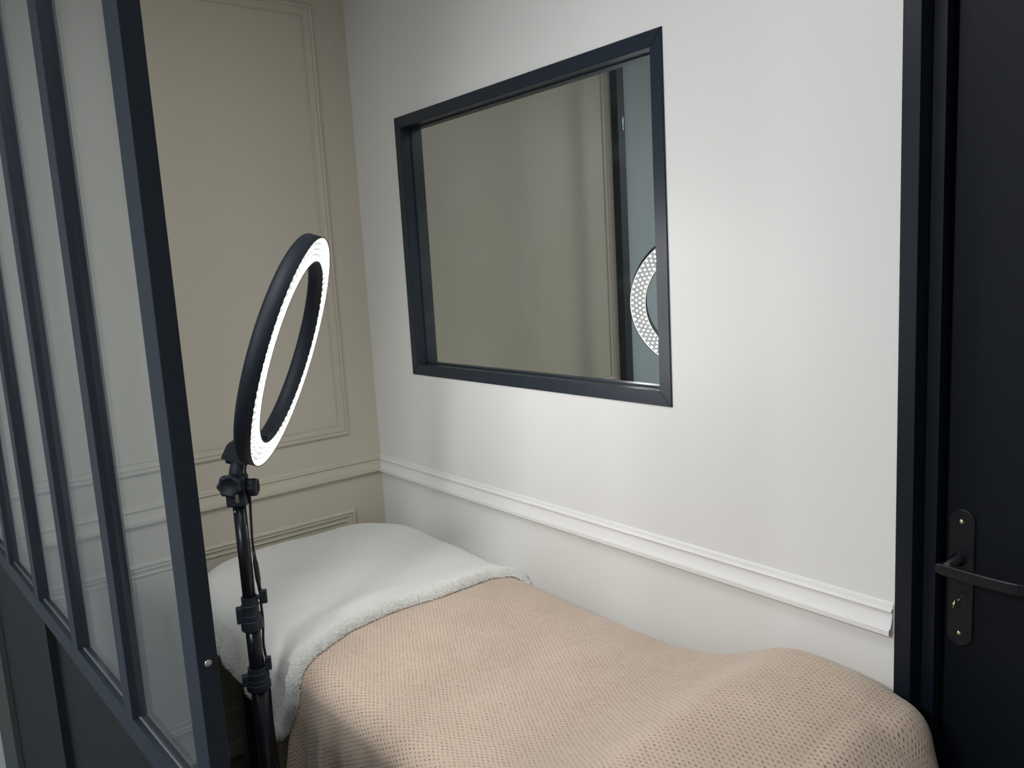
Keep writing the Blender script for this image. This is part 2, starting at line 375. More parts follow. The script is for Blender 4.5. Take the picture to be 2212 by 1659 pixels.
# ------------------------------------------------------------------ black door
door = thing('door_1', 'black panel door with stepped navy frame at the end of the white wall', 'door', (2.36, 0.05, 0), kind='structure')
def jamb(name, x0, x1, y0, y1, m=M_casing): box(name, (x0, y0, 0), (x1, y1, DZ1 - (x0 - DX0) if x0 < 2.3 else DZ1 - (DX1 - x1)), m, door, bevel=0.0015)
jamb('casing', 1.885, 1.9156, -0.003, 0.12); jamb('casing', DX1 - 0.0306, DX1, -0.003, 0.12)
jamb('jamb', 1.9156, 1.938, 0.040, 0.12); jamb('jamb', DX1 - 0.053, DX1 - 0.0306, 0.040, 0.12)
box('casing', (1.9156, -0.003, DZ1 - 0.0306), (DX1 - 0.0306, 0.12, DZ1), M_casing, door, bevel=0.0015)
box('jamb', (1.938, 0.040, DZ1 - 0.053), (DX1 - 0.053, 0.12, DZ1 - 0.0306), M_casing, door, bevel=0.0015)
leaf_y = 0.066
leaf = box('door_leaf', (1.9445, leaf_y, 0.008), (DX1 - 0.0595, 0.106, DZ1 - 0.060), M_door, door, bevel=0.002)
# backplate with rounded ends
pcx, pz0, pz1, pw = 1.9725, 0.832, 1.089, 0.0215
def stadium(cx, z0, z1, r, y0, y1, n=12):
    V = []; F = []
    ring = [(cx + r * math.cos(math.pi * i / n), z1 - r + r * math.sin(math.pi * i / n)) for i in range(n + 1)] + \
           [(cx - r * math.cos(math.pi * i / n), z0 + r - r * math.sin(math.pi * i / n)) for i in range(n + 1)]
    k = len(ring); cz = (z0 + z1) / 2
    for s, y in ((0.0, y1), (0.0, y0 + 0.0012), (0.0012, y0)):
        for x, z in ring: V.append((x - s * np.sign(x - cx), y, z - s * (1 if z > cz else -1)))
    for a in range(2):
        for q in range(k):
            q2 = (q + 1) % k; F.append((a * k + q, a * k + q2, (a + 1) * k + q2, (a + 1) * k + q))
    F.append([2 * k + q for q in range(k)]); F.append([q for q in range(k)][::-1])
    return V, F
V, F = stadium(pcx, pz0, pz1, pw, leaf_y - 0.006, leaf_y + 0.001)
plate = mesh('handle_plate', V, F, M_blackm, door)
def my(o): return frame_mat(o, (1, 0, 0), (0, 0, 1), (0, -1, 0))      # local z points out of the door (-y)
for z in (1.066, 0.856):
    V, F = lathe([(0.0, 0.0028), (0.0025, 0.0026), (0.0045, 0.0016), (0.005, 0.0)], my((pcx - 0.001, leaf_y - 0.006, z)), 16)
    mesh('screw', V, F, M_brass, plate, True)
V, F = stadium(pcx + 0.004, 0.905, 0.932, 0.0052, leaf_y - 0.0066, leaf_y - 0.004)
mesh('keyhole', V, F, M_rubber, plate)
V, F = lathe([(0.0, 0.05), (0.0085, 0.05), (0.0085, 0.006), (0.0125, 0.004), (0.0125, 0.0)], my((pcx - 0.003, leaf_y - 0.006, 0.996)), 20)
mesh('spindle_collar', V, F, M_blackm, plate, True)
# flat curved lever
V = []; F = []; ns = 18
for i in range(ns + 1):
    t = i / ns; x = 1.951 + 0.155 * t
    yy = leaf_y - 0.052 - 0.006 * math.sin(t * math.pi) + 0.014 * max(0, t - 0.75) ** 2 / 0.0625
    zc = 0.989 - 0.004 * t; hh = 0.0105 * (1 if 0.06 < t else 0.75 + 4 * t); th_ = 0.0042
    for dz, dy in ((-hh, -th_), (-hh * 0.8, -th_ * 1.3), (hh * 0.8, -th_ * 1.3), (hh, -th_), (hh, th_), (-hh, th_)): V.append((x, yy + dy, zc + dz))
for i in range(ns):
    for q in range(6):
        q2 = (q + 1) % 6; F.append((i * 6 + q, i * 6 + q2, (i + 1) * 6 + q2, (i + 1) * 6 + q))
F.append(list(range(6))[::-1]); F.append([ns * 6 + q for q in range(6)])
mesh('lever_handle', V, F, M_blackm, plate)
# key in the lock
key = thing('door_key', 'small brass key sticking out of the black door lock', 'key', (pcx + 0.002, leaf_y - 0.008, 0.925))
V, F = sweep([(pcx + 0.004, leaf_y - 0.003, 0.925), (pcx + 0.002, leaf_y - 0.022, 0.9245)], 0.0022, 10); mesh('key_shaft', V, F, M_brass, key, True)
kb = frame_mat((pcx - 0.0005, leaf_y - 0.031, 0.921), np.array([0.25, -0.85, -0.46]) / np.linalg.norm([0.25, -0.85, -0.46]), np.array([0.35, -0.35, 0.87]) / np.linalg.norm([0.35, -0.35, 0.87]), (-0.9, -0.38, 0.2))
V, F = lathe([(0.004, -0.0012), (0.0105, -0.0012), (0.0112, 0.0), (0.0105, 0.0012), (0.004, 0.0012)], kb, 20, True); mesh('key_bow', V, F, M_brass, key, True)

# ------------------------------------------------------------------ glazed partition
ka = math.atan(0.04)
PM = frame_mat((0, -1.25, 0), (math.cos(ka), math.sin(ka), 0), (-math.sin(ka), math.cos(ka), 0), (0, 0, 1))
part = thing('glazed_partition', 'charcoal framed glass partition with tall narrow panes', 'partition', (0.86, -1.215, 0))
SZ, RZ, TZ, D = 0.985, 0.949, CE, 0.022
def pbox(name, x0, x1, y0, y1, z0, z1, m=M_part, parent=part, bevel=0.0008): return box(name, (x0, y0, z0), (x1, y1, z1), m, parent, PM, bevel)
starts = [0.0015, 0.227, 0.518, 0.809, 1.099, 1.390]; MW = 0.038
pbox('post', 1.681, 1.724, 0.0, 0.0215, 0, TZ - 0.0005)
pbox('jamb', starts[0], 0.046, 0, D + 0.02, RZ, TZ - 0.0005)
for x in starts[1:]: pbox('mullion', x, x + MW, 0, D, SZ, TZ - 0.05)
pbox('head_rail', 0.046, 1.681, 0, D, TZ - 0.05, TZ - 0.0005)
pbox('sill_rail', 0.046, 1.681, 0, D, RZ, SZ)
edges = [0.046] + [e for x in starts[1:] for e in (x, x + MW)] + [1.681]
for k in range(6):
    a, b = edges[2 * k], edges[2 * k + 1]
    pane = pbox('pane', a + 0.0005, b - 0.0005, 0.0095, 0.0135, SZ + 0.0003, TZ - 0.0503, M_glass, bevel=0)
    pbox('sealant', a + 0.001, b - 0.001, 0.0078, 0.0095, SZ, SZ + 0.0016, M_seal, pane, 0)
lp = pbox('infill_board', 0.27, 0.872, 0.0, 0.02, 0, RZ, M_partp)
lr = pbox('recessed_board', 0.872, 1.681, 0.014, 0.021, 0, RZ, M_partp, bevel=0)
lg = pbox('grey_board', 0.0015, 0.27, -0.012, 0.02, 0, RZ, M_grey); lg['label'] = 'pale grey board at the far end'
V, F = lathe([(0.0, 0.0018), (0.002, 0.0016), (0.0038, 0.0008), (0.004, 0.0)], frame_mat((PM @ np.array([1.724, 0.011, 1.168, 1]))[:3], PM[:3, 1], (0, 0, 1), PM[:3, 0]), 14)
mesh('screw', V, F, M_chrome, part, True)

# ------------------------------------------------------------------ treatment bed
X0, X1, Y0, Y1 = 0.035, 2.062, -0.73, -0.022
CX, CY, HX, HY = (X0 + X1) / 2, (Y0 + Y1) / 2, (X1 - X0) / 2, (Y1 - Y0) / 2
hx = np.linspace(-0.5, 2.6, 621)
hz = np.interp(hx, [-0.5, 0.0, 0.05, 0.3, 0.8, 1.25, 1.40, 1.50, 1.568, 1.632, 1.675, 1.71, 1.78, 1.87, 1.95], [0.672, 0.672, 0.672, 0.676, 0.670, 0.664, 0.670, 0.686, 0.710, 0.741, 0.766, 0.777, 0.780, 0.772, 0.748])
ker = np.exp(-0.5 * (np.arange(-12, 13) / 3.4) ** 2); ker /= ker.sum()
hz = np.convolve(np.pad(hz, 12, 'edge'), ker, 'valid')
def H(u, v):
    yy = (v - CY) / HY
    z = np.interp(u, hx, hz)
    crown = 0.008 * (1 - np.clip(np.abs(yy), 0, 1) ** 2.5)
    # foot bolster is a little lower and softer towards the room
    bol = np.clip((u - 1.45) / 0.25, 0, 1)
    z = z + crown * (1 - bol) - bol * 0.028 * np.clip((-v - 0.25) / 0.45, 0, 1)
    z = z - 0.055 * np.clip((u - 1.70) / 0.24, 0, 1) * np.clip((-v - 0.12) / 0.3, 0, 1)
    z = z + 0.006 * np.sin(u * 9.1 + v * 7) * np.sin(v * 11 + 1.0) * np.exp(-((u - 1.3) / 0.35) ** 2)
    return z
def profile(turns, n=400):
    """cross-section of a cloth edge: (arc length, angle in degrees) -> tables of lateral run and drop"""
    sx_ = np.linspace(0, turns[-1][0], n); an = np.radians(np.interp(sx_, [t[0] for t in turns], [t[1] for t in turns]))
    ds = sx_[1] - sx_[0]
    return sx_, an, np.concatenate([[0], np.cumsum(np.cos(an[:-1]) * ds)]), np.concatenate([[0], np.cumsum(np.sin(an[:-1]) * ds)])
PS = profile([(0, 0), (0.055 * math.pi / 2, 90)])
PF = profile([(0, 0), (0.02, 14), (0.05, 42), (0.19, 50), (0.27, 90)])
def look(P, s_):
    e_ = np.maximum(s_ - P[0][-1], 0); c_ = np.clip(s_, 0, P[0][-1])
    return np.interp(c_, P[0], P[1]), np.interp(c_, P[0], P[2]), np.interp(c_, P[0], P[3]) + e_
def drape(u, v, off=0.0, fold=1.0, ph=0.0):
    """unfolded plan point (u, v) of a cloth -> point on / hanging from the bed"""
    u = np.asarray(u, float); v = np.asarray(v, float)
    rc = np.where(u < CX, 0.19, 0.14)
    px, py = u - CX, v - CY
    sx, sy = np.where(px < 0, -1, 1), np.where(py < 0, -1, 1)
    qx, qy = np.abs(px) - HX + rc, np.abs(py) - HY + rc
    ox, oy = np.maximum(qx, 0), np.maximum(qy, 0); L = np.hypot(ox, oy)
    d = L + np.minimum(np.maximum(qx, qy), 0) - rc
    both = L > 1e-9
    nx = np.where(both, ox / np.maximum(L, 1e-9), (qx > qy) * 1.0) * sx
    ny = np.where(both, oy / np.maximum(L, 1e-9), (qx <= qy) * 1.0) * sy
    wf = np.clip(nx, 0, 1) ** 2
    r = PS[2][-1] * (1 - wf) + PF[2][-1] * wf
    bx, by = u - nx * d, v - ny * d                      # foot point on the outline
    iu, iv = u - nx * np.maximum(d + r, 0), v - ny * np.maximum(d + r, 0)
    h = H(iu, iv)
    sl = np.maximum(d + r, 0)
    a1, l1, z1 = look(PS, sl); a2, l2, z2 = look(PF, sl)
    phi = a1 * (1 - wf) + a2 * wf; fall = z1 * (1 - wf) + z2 * wf
    drop = np.maximum(fall - 0.055, 0) * (1 - wf) + np.maximum(fall - 0.19, 0) * wf
    inside = d <= -r
    lat = -r + l1 * (1 - wf) + l2 * wf + off * np.sin(phi)
    room = np.clip(-ny, 0, 1); foot = np.clip(nx, 0, 1)
    s = bx * 1.0 - by * nx
    A = fold * 0.020 * np.clip(drop / 0.22, 0, 1) ** 1.2 * (room + foot).clip(0, 1)
    wav = np.sin(s * 2 * math.pi / 0.155 + ph + 0.8 * np.sin(s * 5)) * 0.65 + np.sin(s * 2 * math.pi / 0.083 + 1.3 + ph * 2) * 0.35
    lat = lat + A * (wav + 0.55) + 0.06 * drop * (room + foot).clip(0, 1)
    x = np.where(inside, u, bx + nx * lat); y = np.where(inside, v, by + ny * lat)
    z = np.where(inside, h + off, h - fall + off * np.cos(phi))
    y = np.minimum(y, -0.004 - 0.0)
    x = np.maximum(x, 0.013)
    return np.stack([x, y, z], -1)
def grid_mesh(P):
    n, m = P.shape[:2]
    idx = np.arange(n * m).reshape(n, m)
    F = np.stack([idx[:-1, :-1], idx[1:, :-1], idx[1:, 1:], idx[:-1, 1:]], -1).reshape(-1, 4)
    return P.reshape(-1, 3), F

bed = thing('massage_bed', 'padded massage bed standing along the white wall under blankets', 'bed', (0.98, -0.376, 0))
uu, vv = np.meshgrid(np.linspace(0.0, 2.0, 80), np.linspace(-0.78, 0.03, 40), indexing='ij')
# padded top: top sheet of the drape shifted inwards, closed below
def pad():
    lo = 0.02
    bm = bmesh.new()
    rings = []
    N = 96
    def outline(ins, z):
        out = []
        for i in range(N):
            a = 2 * math.pi * i / N; e = 5.0
            c, s = math.cos(a), math.sin(a)
            x = 0.98 + (0.925 - ins) * math.copysign(abs(c) ** (2 / e), c); y = CY + (HY - 0.012 - ins) * math.copysign(abs(s) ** (2 / e), s)
            out.append(bm.verts.new((x, y, z)))
        return out
    for ins, z in ((0.03, 0.575), (0.022, 0.58), (0.022, 0.625), (0.035, 0.634), (0.07, 0.640)): rings.append(outline(ins, z))
    for a, b in zip(rings, rings[1:]):
        for i in range(N): bm.faces.new((a[i], a[(i + 1) % N], b[(i + 1) % N], b[i]))
    bm.faces.new(rings[0][::-1]); bm.faces.new(rings[-1])
    return from_bm('padded_top', bm, M_vinyl, bed, True)
pad()
for y in (-0.66, -0.11): box('side_rail', (0.14, y - 0.012, 0.49), (1.85, y + 0.012, 0.575), M_wood, bed, bevel=0.003)
for x in (0.14, 1.85): box('cross_rail', (x - 0.012, -0.66, 0.49), (x + 0.012, -0.11, 0.575), M_wood, bed, bevel=0.003)
for x in (0.19, 1.80):
    for y in (-0.64, -0.13): box('leg', (x - 0.025, y - 0.02, 0.0), (x + 0.025, y + 0.02, 0.49), M_wood, bed, bevel=0.004)

# beige blanket
u1 = np.linspace(0.66, 2.50, 236); v1 = np.linspace(-1.16, 0.24, 180)
U, Vv = np.meshgrid(u1, v1, indexing='ij')
P = drape(U, Vv, 0.004)
P[..., 2] = np.maximum(P[..., 2], 0.02)
V, F = grid_mesh(P)
bl = mesh('beige_blanket', V, F, M_blanket, None, True, (1.4, -0.376, 0.67), np.stack([U.ravel(), Vv.ravel()], -1))
tag(bl, 'beige dimpled plush blanket spread over the bed down to its foot', 'blanket')
so = bl.modifiers.new('thickness', 'SOLIDIFY'); so.thickness = 0.003; so.offset = -1

# white fleece over the head end
na, nb = 150, 190
A_, B_ = np.meshgrid(1 - (1 - np.linspace(0, 1, na)) ** 1.7, 1 - (1 - np.linspace(0, 1, nb)) ** 1.5, indexing='ij')
def hem(u):   # lower hem of the hanging side, as unfolded v
    return -np.interp(u, [0.0, 0.2, 0.27, 0.34, 0.42, 0.5, 0.57, 0.63, 0.68, 0.73, 0.80], [0.865, 0.875, 0.878, 0.858, 0.850, 0.862, 0.866, 0.875, 0.892, 0.908, 0.895])
vk = [-0.95, -0.93, -0.90, -0.865, -0.83, -0.79, -0.74, -0.70, -0.66, -0.57, -0.46, -0.40, -0.29, -0.20, -0.115, -0.06, 0.02, 0.09]
uk = [0.76, 0.775, 0.80, 0.825, 0.845, 0.862, 0.868, 0.860, 0.842, 0.803, 0.787, 0.786, 0.800, 0.796, 0.790, 0.812, 0.86, 0.87]
vr = 0.085
Vf = vr + B_ * (-0.90 - vr)
for _ in range(3):
    Uf = -0.10 + A_ * (np.interp(Vf, vk, uk) + 0.10)
    Vf = vr + B_ * (hem(Uf) - vr)
rip = 0.006 * np.exp(-((Uf - 0.70 + 0.10 * (Vf + 0.5)) / 0.03) ** 2) * np.clip((-Vf - 0.25) / 0.2, 0, 1) * np.clip((0.95 + Vf) / 0.2, 0, 1)
soft = 0.0030 * np.sin(Uf * 17 + Vf * 9) * np.sin(Vf * 14 - Uf * 6) + rip
ea = (1 - A_) * 0.93; eb = (1 - B_) * 1.0
def rounded(d, w): return np.sqrt(np.clip(1 - np.clip(1 - d / w, 0, 1) ** 2, 0, 1))
swell = 0.005 * np.exp(-((ea - 0.02) / 0.022) ** 2) + 0.003 * np.exp(-((eb - 0.015) / 0.02) ** 2)
thick = (0.0135 + soft + swell) * rounded(ea, 0.017) * rounded(eb, 0.014)
top = drape(Uf, Vf, 0.0, 1.3, 1.9)
e = 1e-3
du = drape(Uf + e, Vf, 0.0, 1.3, 1.9) - top; dv = drape(Uf, Vf + e, 0.0, 1.3, 1.9) - top
N_ = np.cross(du, dv); N_ /= np.maximum(np.linalg.norm(N_, axis=-1, keepdims=True), 1e-12)
N_[N_[..., 2] < -0.3] *= -1
# corner of the fleece swings out in a pointed tail
tail = np.exp(-((Uf - 0.75) / 0.05) ** 2) * np.clip((-Vf - 0.78) / 0.15, 0, 1)
outer = top + N_ * (0.0075 + thick)[..., None] + np.array([0, -0.018, 0]) * tail[..., None]
ridge = (0.016 * np.exp(-((Uf - 0.775) / 0.032) ** 2) - 0.012 * np.exp(-((Uf - 0.69) / 0.03) ** 2) + 0.012 * np.exp(-((Uf - 0.50) / 0.05) ** 2)) * np.clip((-Vf - 0.74) / 0.12, 0, 1)
outer = outer + np.array([0, -1.0, 0]) * ridge[..., None]; top = top + np.array([0, -1.0, 0]) * ridge[..., None]
inner = top + N_ * 0.0068 + np.array([0, -0.018, 0]) * tail[..., None]
outer[..., 1] = np.minimum(outer[..., 1], -0.003); outer[..., 0] = np.maximum(outer[..., 0], 0.012)
Vo, Fo = grid_mesh(outer); Vi, Fi = grid_mesh(inner)
n0 = len(Vo); idx = np.arange(na * nb).reshape(na, nb)
bd = list(idx[:, 0]) + list(idx[-1, 1:]) + list(idx[-2::-1, -1]) + list(idx[0, -2:0:-1])
Fs = [(bd[i], bd[(i + 1) % len(bd)], bd[(i + 1) % len(bd)] + n0, bd[i] + n0) for i in range(len(bd))]
fl = mesh('fleece_blanket', np.vstack([Vo, Vi]), [list(f) for f in Fo] + [list(f[::-1] + n0) for f in Fi] + Fs, M_fleece, None, True, (0.4, -0.4, 0.69))
tag(fl, 'white fluffy fleece blanket draped over the head of the bed', 'blanket')
# pile: short fibres standing on the outer face
K = 60000
ia = rng.random(K); ib = rng.random(K)            # fibres stand out along the two hems
hf = rng.random(K) < 0.6; ia[hf] = 1 - 0.26 * rng.random(hf.sum()) ** 1.3; ib[~hf] = 1 - 0.26 * rng.random((~hf).sum()) ** 1.3
def samp(G, a, b):
    x = a * (na - 1); y = b * (nb - 1); i = np.minimum(x.astype(int), na - 2); j = np.minimum(y.astype(int), nb - 2); fx = (x - i)[:, None]; fy = (y - j)[:, None]
    return (G[i, j] * (1 - fx) + G[i + 1, j] * fx) * (1 - fy) + (G[i, j + 1] * (1 - fx) + G[i + 1, j + 1] * fx) * fy
bp_ = samp(outer, ia, ib); bn = samp(N_, ia, ib)
edge_dir = samp(np.gradient(outer, axis=0), ia, ib); edge_dir /= np.maximum(np.linalg.norm(edge_dir, axis=1, keepdims=True), 1e-9)
bn = bn + rng.normal(0, 0.38, (K, 3)) + edge_dir * np.exp(-((1 - ia) / 0.06) ** 2)[:, None] * 1.2
bn /= np.linalg.norm(bn, axis=1, keepdims=True)
fade = np.maximum(np.clip((0.26 - (1 - ia)) / 0.2, 0, 1), np.clip((0.26 - (1 - ib)) / 0.2, 0, 1))
ln = fade[:, None] * (rng.uniform(0.003, 0.0055, K) + 0.004 * rng.random(K) * np.maximum(np.exp(-((1 - ia) / 0.12) ** 2), np.exp(-((1 - ib) / 0.12) ** 2)))[:, None]
sd = np.cross(bn, rng.normal(0, 1, (K, 3))); sd /= np.linalg.norm(sd, axis=1, keepdims=True); wd = rng.uniform(0.0005, 0.0010, K)[:, None]
TV = np.stack([bp_ - sd * wd - bn * 0.001, bp_ + sd * wd - bn * 0.001, bp_ + bn * ln], 1).reshape(-1, 3)
TV[:, 1] = np.minimum(TV[:, 1], -0.001); TV[:, 0] = np.maximum(TV[:, 0], 0.004)
pl = mesh('pile', TV, np.arange(3 * K).reshape(-1, 3), M_fibre, fl, True); pl['kind'] = 'stuff'
# little sewn-in label at the hanging corner
tgp = drape(np.array([0.672]), np.array([-0.93]), 0.012, 1.3, 1.9)[0]
tg = [tgp + np.array(q) for q in ((-0.012, -0.012, 0.006), (0.012, -0.014, 0.004), (0.006, -0.014, -0.028), (-0.022, -0.012, -0.022))]
tg2 = [q + np.array((0, 0.0012, 0)) for q in tg]
mesh('care_label', tg + tg2, [(0, 1, 2, 3), (7, 6, 5, 4), (0, 4, 5, 1), (1, 5, 6, 2), (2, 6, 7, 3), (3, 7, 4, 0)], M_tagm, fl)

# ------------------------------------------------------------------ ring light on its stand
RC = np.array([0.901, -0.687, 1.4014]); th, ph = 0.9364, -0.3431
RN = np.array([math.cos(ph) * math.cos(th), math.cos(ph) * math.sin(th), math.sin(ph)])
RU = np.array([0, 0, 1.0]) - RN * RN[2]; RU /= np.linalg.norm(RU)
RT = np.cross(RU, RN)                     # points away from the camera, sideways
RM = frame_mat(RC, np.cross(RU, RN), RU, RN)
PX_, PY_ = 0.830, -0.816
ring = thing('ring_light', 'round LED ring light glowing on a black telescopic stand beside the bed', 'ring light', (PX_, PY_, 0))
RO, RI, RD = 0.2565, 0.2015, 0.037
V, F = lathe([(RO, 0.0), (RO, -RD + 0.008), (RO - 0.003, -RD + 0.003), (RO - 0.009, -RD), (RI + 0.009, -RD), (RI + 0.003, -RD + 0.003), (RI, -RD + 0.008), (RI, 0.0), (RI + 0.0022, 0.0), (RI + 0.0022, -0.005), (RO - 0.0022, -0.005), (RO - 0.0022, 0.0)], RM, 128, True)
mesh('ring_housing', V, F, M_plastic, ring, True)
V, F = lathe([(RI + 0.0022, -0.0045), (RO - 0.0022, -0.0045)], RM, 128)
led = mesh('led_board', V, [f[::-1] for f in F], M_ledp, ring)
led['label'] = 'glowing white LED board'
BV = []; BF = []
for row_i in range(4):
    R_ = RI + 0.0095 + row_i * 0.0120; n = 78
    for i in range(n):
        a = 2 * math.pi * (i + 0.5 * (row_i % 2)) / n; c = np.array([R_ * math.cos(a), R_ * math.sin(a), -0.0044]); k0 = len(BV)
        for rr_, zz in ((0.0029, 0.0), (0.0026, 0.0006)):
            for q in range(6):
                b = math.pi / 3 * q; BV.append(c + np.array([rr_ * math.cos(b), rr_ * math.sin(b), zz]))
        BV.append(c + np.array([0, 0, 0.0009]))
        for q in range(6):
            q2 = (q + 1) % 6
            BF.append((k0 + q, k0 + q2, k0 + 6 + q2, k0 + 6 + q)); BF.append((k0 + 6 + q, k0 + 6 + q2, k0 + 12))
BV = np.array(BV) @ RM[:3, :3].T + RM[:3, 3]
be = mesh('led_beads', BV, BF, M_led, ring, False); be['kind'] = 'stuff'; be['label'] = 'rows of glowing white LED beads'
for ra, rb in ((RI + 0.0022, RI + 0.0038), (RO - 0.0038, RO - 0.0022)):
    V, F = lathe([(ra, -0.0044), (ra, -0.0005), (rb, -0.0005), (rb, -0.0044)], RM, 128)
    mesh('cover_rim', V, [f[::-1] for f in F], M_rim, ring)
# clip notch on the inner rim at the bottom
bm = bmesh.new(); add_box(bm, (-0.016, -RI - 0.004, -0.03), (0.016, -RI + 0.012, -0.004), RM, 0.002); from_bm('shoe_mount', bm, M_plastic, ring)
# driver box behind the bottom of the ring
bm = bmesh.new()
prof = [(-0.212, -0.034), (-0.212, -0.055), (-0.228, -0.083), (-0.266, -0.090), (-0.266, -0.030), (-0.25, -0.034)]
fr = [bm.verts.new((-0.026, y, z)) for y, z in prof]; bk = [bm.verts.new((0.026, y, z)) for y, z in prof]
bm.faces.new(fr); bm.faces.new(bk[::-1])
for q in range(len(prof)): bm.faces.new((fr[q], bk[q], bk[(q + 1) % len(prof)], fr[(q + 1) % len(prof)]))
bmesh.ops.recalc_face_normals(bm, faces=bm.faces)
bmesh.ops.bevel(bm, geom=list(bm.edges), offset=0.003, segments=2, affect='EDGES')
bm.transform(Matrix(RM.tolist())); drv = from_bm('driver_box', bm, M_plastic, ring)
V, F = lathe([(0.0, -0.012), (0.009, -0.012), (0.010, -0.008), (0.010, 0.004)], frame_mat((RM @ np.array([0.004, -0.266, -0.075, 1]))[:3], RT, RN, RU), 18)
mesh('dimmer_knob', V, F, M_plastic, drv, True)
# tilt head
PT = frame_mat((PX_, PY_, 0), RT, np.array([RN[0], RN[1], 0]) / math.hypot(RN[0], RN[1]), (0, 0, 1))
neck_top = (RM @ np.array([0, -0.262, -0.055, 1]))[:3]
bm = bmesh.new()
add_box(bm, (-0.021, -0.021, 1.075), (0.021, 0.021, 1.140), PT, 0.003)
head = from_bm('tilt_head', bm, M_plastic, ring)
V, F = sweep([np.array([PX_, PY_, 1.12]), np.array([PX_ - 0.001, PY_ + 0.002, 1.15]), neck_top * 0.6 + np.array([PX_, PY_, 1.165]) * 0.4, neck_top + RU * 0.01], [0.017, 0.015, 0.014, 0.014], 14)
mesh('neck', V, F, M_plastic, head, True)
def knob(center, axis, R_, h, parent, lobes=7):
    axis = np.array(axis, float); axis /= np.linalg.norm(axis); a = np.cross(axis, (0, 0, 1)); a /= np.linalg.norm(a); b = np.cross(axis, a)
    V = []; F = []; n = 56
    rings = [(0.55, 0.0), (0.93, 0.0), (1.0, 0.12), (1.0, 0.82), (0.94, 1.0), (0.70, 1.0), (0.66, 0.86), (0.0, 0.82)]
    for rr, zz in rings:
        for i in range(n):
            t = 2 * math.pi * i / n; lob = 1 + 0.075 * math.cos(lobes * t) * (1 if rr > 0.8 else 0)
            V.append(np.array(center) + axis * zz * h + R_ * rr * lob * (math.cos(t) * a + math.sin(t) * b))
    for q in range(len(rings) - 1):
        for i in range(n):
            j = (i + 1) % n; F.append((q * n + i, q * n + j, (q + 1) * n + j, (q + 1) * n + i))
    F.append(list(range(n))[::-1])
    return mesh('clamp_knob', V, F, M_plastic, parent, True)
fwd = PT[:3, 1]; lat_ = -PT[:3, 0]
knob(np.array([PX_, PY_, 1.127]) + lat_ * 0.021 - fwd * 0.006, lat_, 0.024, 0.020, head)
knob(np.array([PX_, PY_, 1.112]) + fwd * 0.021 - lat_ * 0.004, fwd, 0.019, 0.022, head, 5)
box('slot_plate', (-0.0215, 0.000, 1.085), (-0.0205, 0.008, 1.104), M_chrome, head, PT)
# telescopic tube
def tube(name, r, z0, z1, m=M_tube):
    V, F = lathe([(0.0, z0), (r, z0), (r, z1), (0.0, z1)], frame_mat((PX_, PY_, 0), (1, 0, 0), (0, 1, 0), (0, 0, 1)), 28)
    o = mesh(name, V, F, m, ring, True)
    o.data.polygons.foreach_set('use_smooth', [abs(p.normal.z) < 0.5 for p in o.data.polygons]); return o
t1 = tube('upper_tube', 0.0142, 0.80, 1.078)
tube('middle_tube', 0.0165, 0.66, 0.80)
tube('lower_tube', 0.0188, 0.10, 0.66)
for ang in (-2.6, -0.7):
    ax = math.cos(ang) * RT + math.sin(ang) * fwd; ax = ax / np.linalg.norm(ax)
    V, F = lathe([(0.0, 0.0016), (0.0022, 0.0012), (0.003, 0.0)], frame_mat(np.array([PX_, PY_, 1.062]) + np.array([ax[0], ax[1], 0]) * 0.0140, np.cross(ax, (0, 0, 1)), (0, 0, 1), ax), 12)
    mesh('rivet', V, F, M_chrome, t1, True)
def collar(z0, z1, r, boss_side, knob_z, ko):
    h = z1 - z0
    prof = [(r - 0.006, z1), (r - 0.0015, z1), (r - 0.0015, z1 - h * 0.22), (r + 0.0006, z1 - h * 0.24), (r + 0.0006, z1 - h * 0.27), (r - 0.001, z1 - h * 0.29), (r - 0.001, z1 - h * 0.52), (r + 0.0018, z1 - h * 0.54), (r + 0.0014, z1 - h * 0.70), (r + 0.0044, z1 - h * 0.72), (r + 0.0044, z0 + 0.002), (r + 0.003, z0), (r - 0.006, z0)]
    V, F = lathe(prof, frame_mat((PX_, PY_, 0), (1, 0, 0), (0, 1, 0), (0, 0, 1)), 40, crisp=True)
    c = mesh('lock_collar', V, F, M_plastic, ring, True)
    bx_ = boss_side
    Mb = frame_mat((PX_, PY_, 0), bx_, np.cross((0, 0, 1), bx_), (0, 0, 1))
    box('clamp_boss', (r - 0.004, -0.009, z0 + h * 0.25), (r + 0.012, 0.009, z0 + h * 0.72), M_plastic, c, Mb, 0.002)
    kx = np.array([0.45, 0.89, 0.0]); kx = kx / np.linalg.norm(kx)
    V, F = sweep([np.array([PX_, PY_, knob_z]) + kx * 0.012, np.array([PX_, PY_, knob_z]) + kx * (ko + 0.001)], 0.005, 10); mesh('clamp_stem', V, F, M_plastic, c, True)
    Mk = frame_mat(np.array([PX_, PY_, knob_z]) + kx * ko, kx, np.cross((0, 0, 1), kx), (0, 0, 1))
    box('clamp_wing', (0, -0.006, -0.0155), (0.0135, 0.006, 0.0155), M_plastic, c, Mk, 0.002)
cdir = np.array([CAM[0] - PX_, CAM[1] - PY_, 0]); cdir /= np.linalg.norm(cdir)
leftd = np.array([cdir[1], -cdir[0], 0])
collar(0.785, 0.862, 0.0195, leftd, 0.858, 0.0245)
collar(0.642, 0.694, 0.0225, leftd, 0.699, 0.0185)
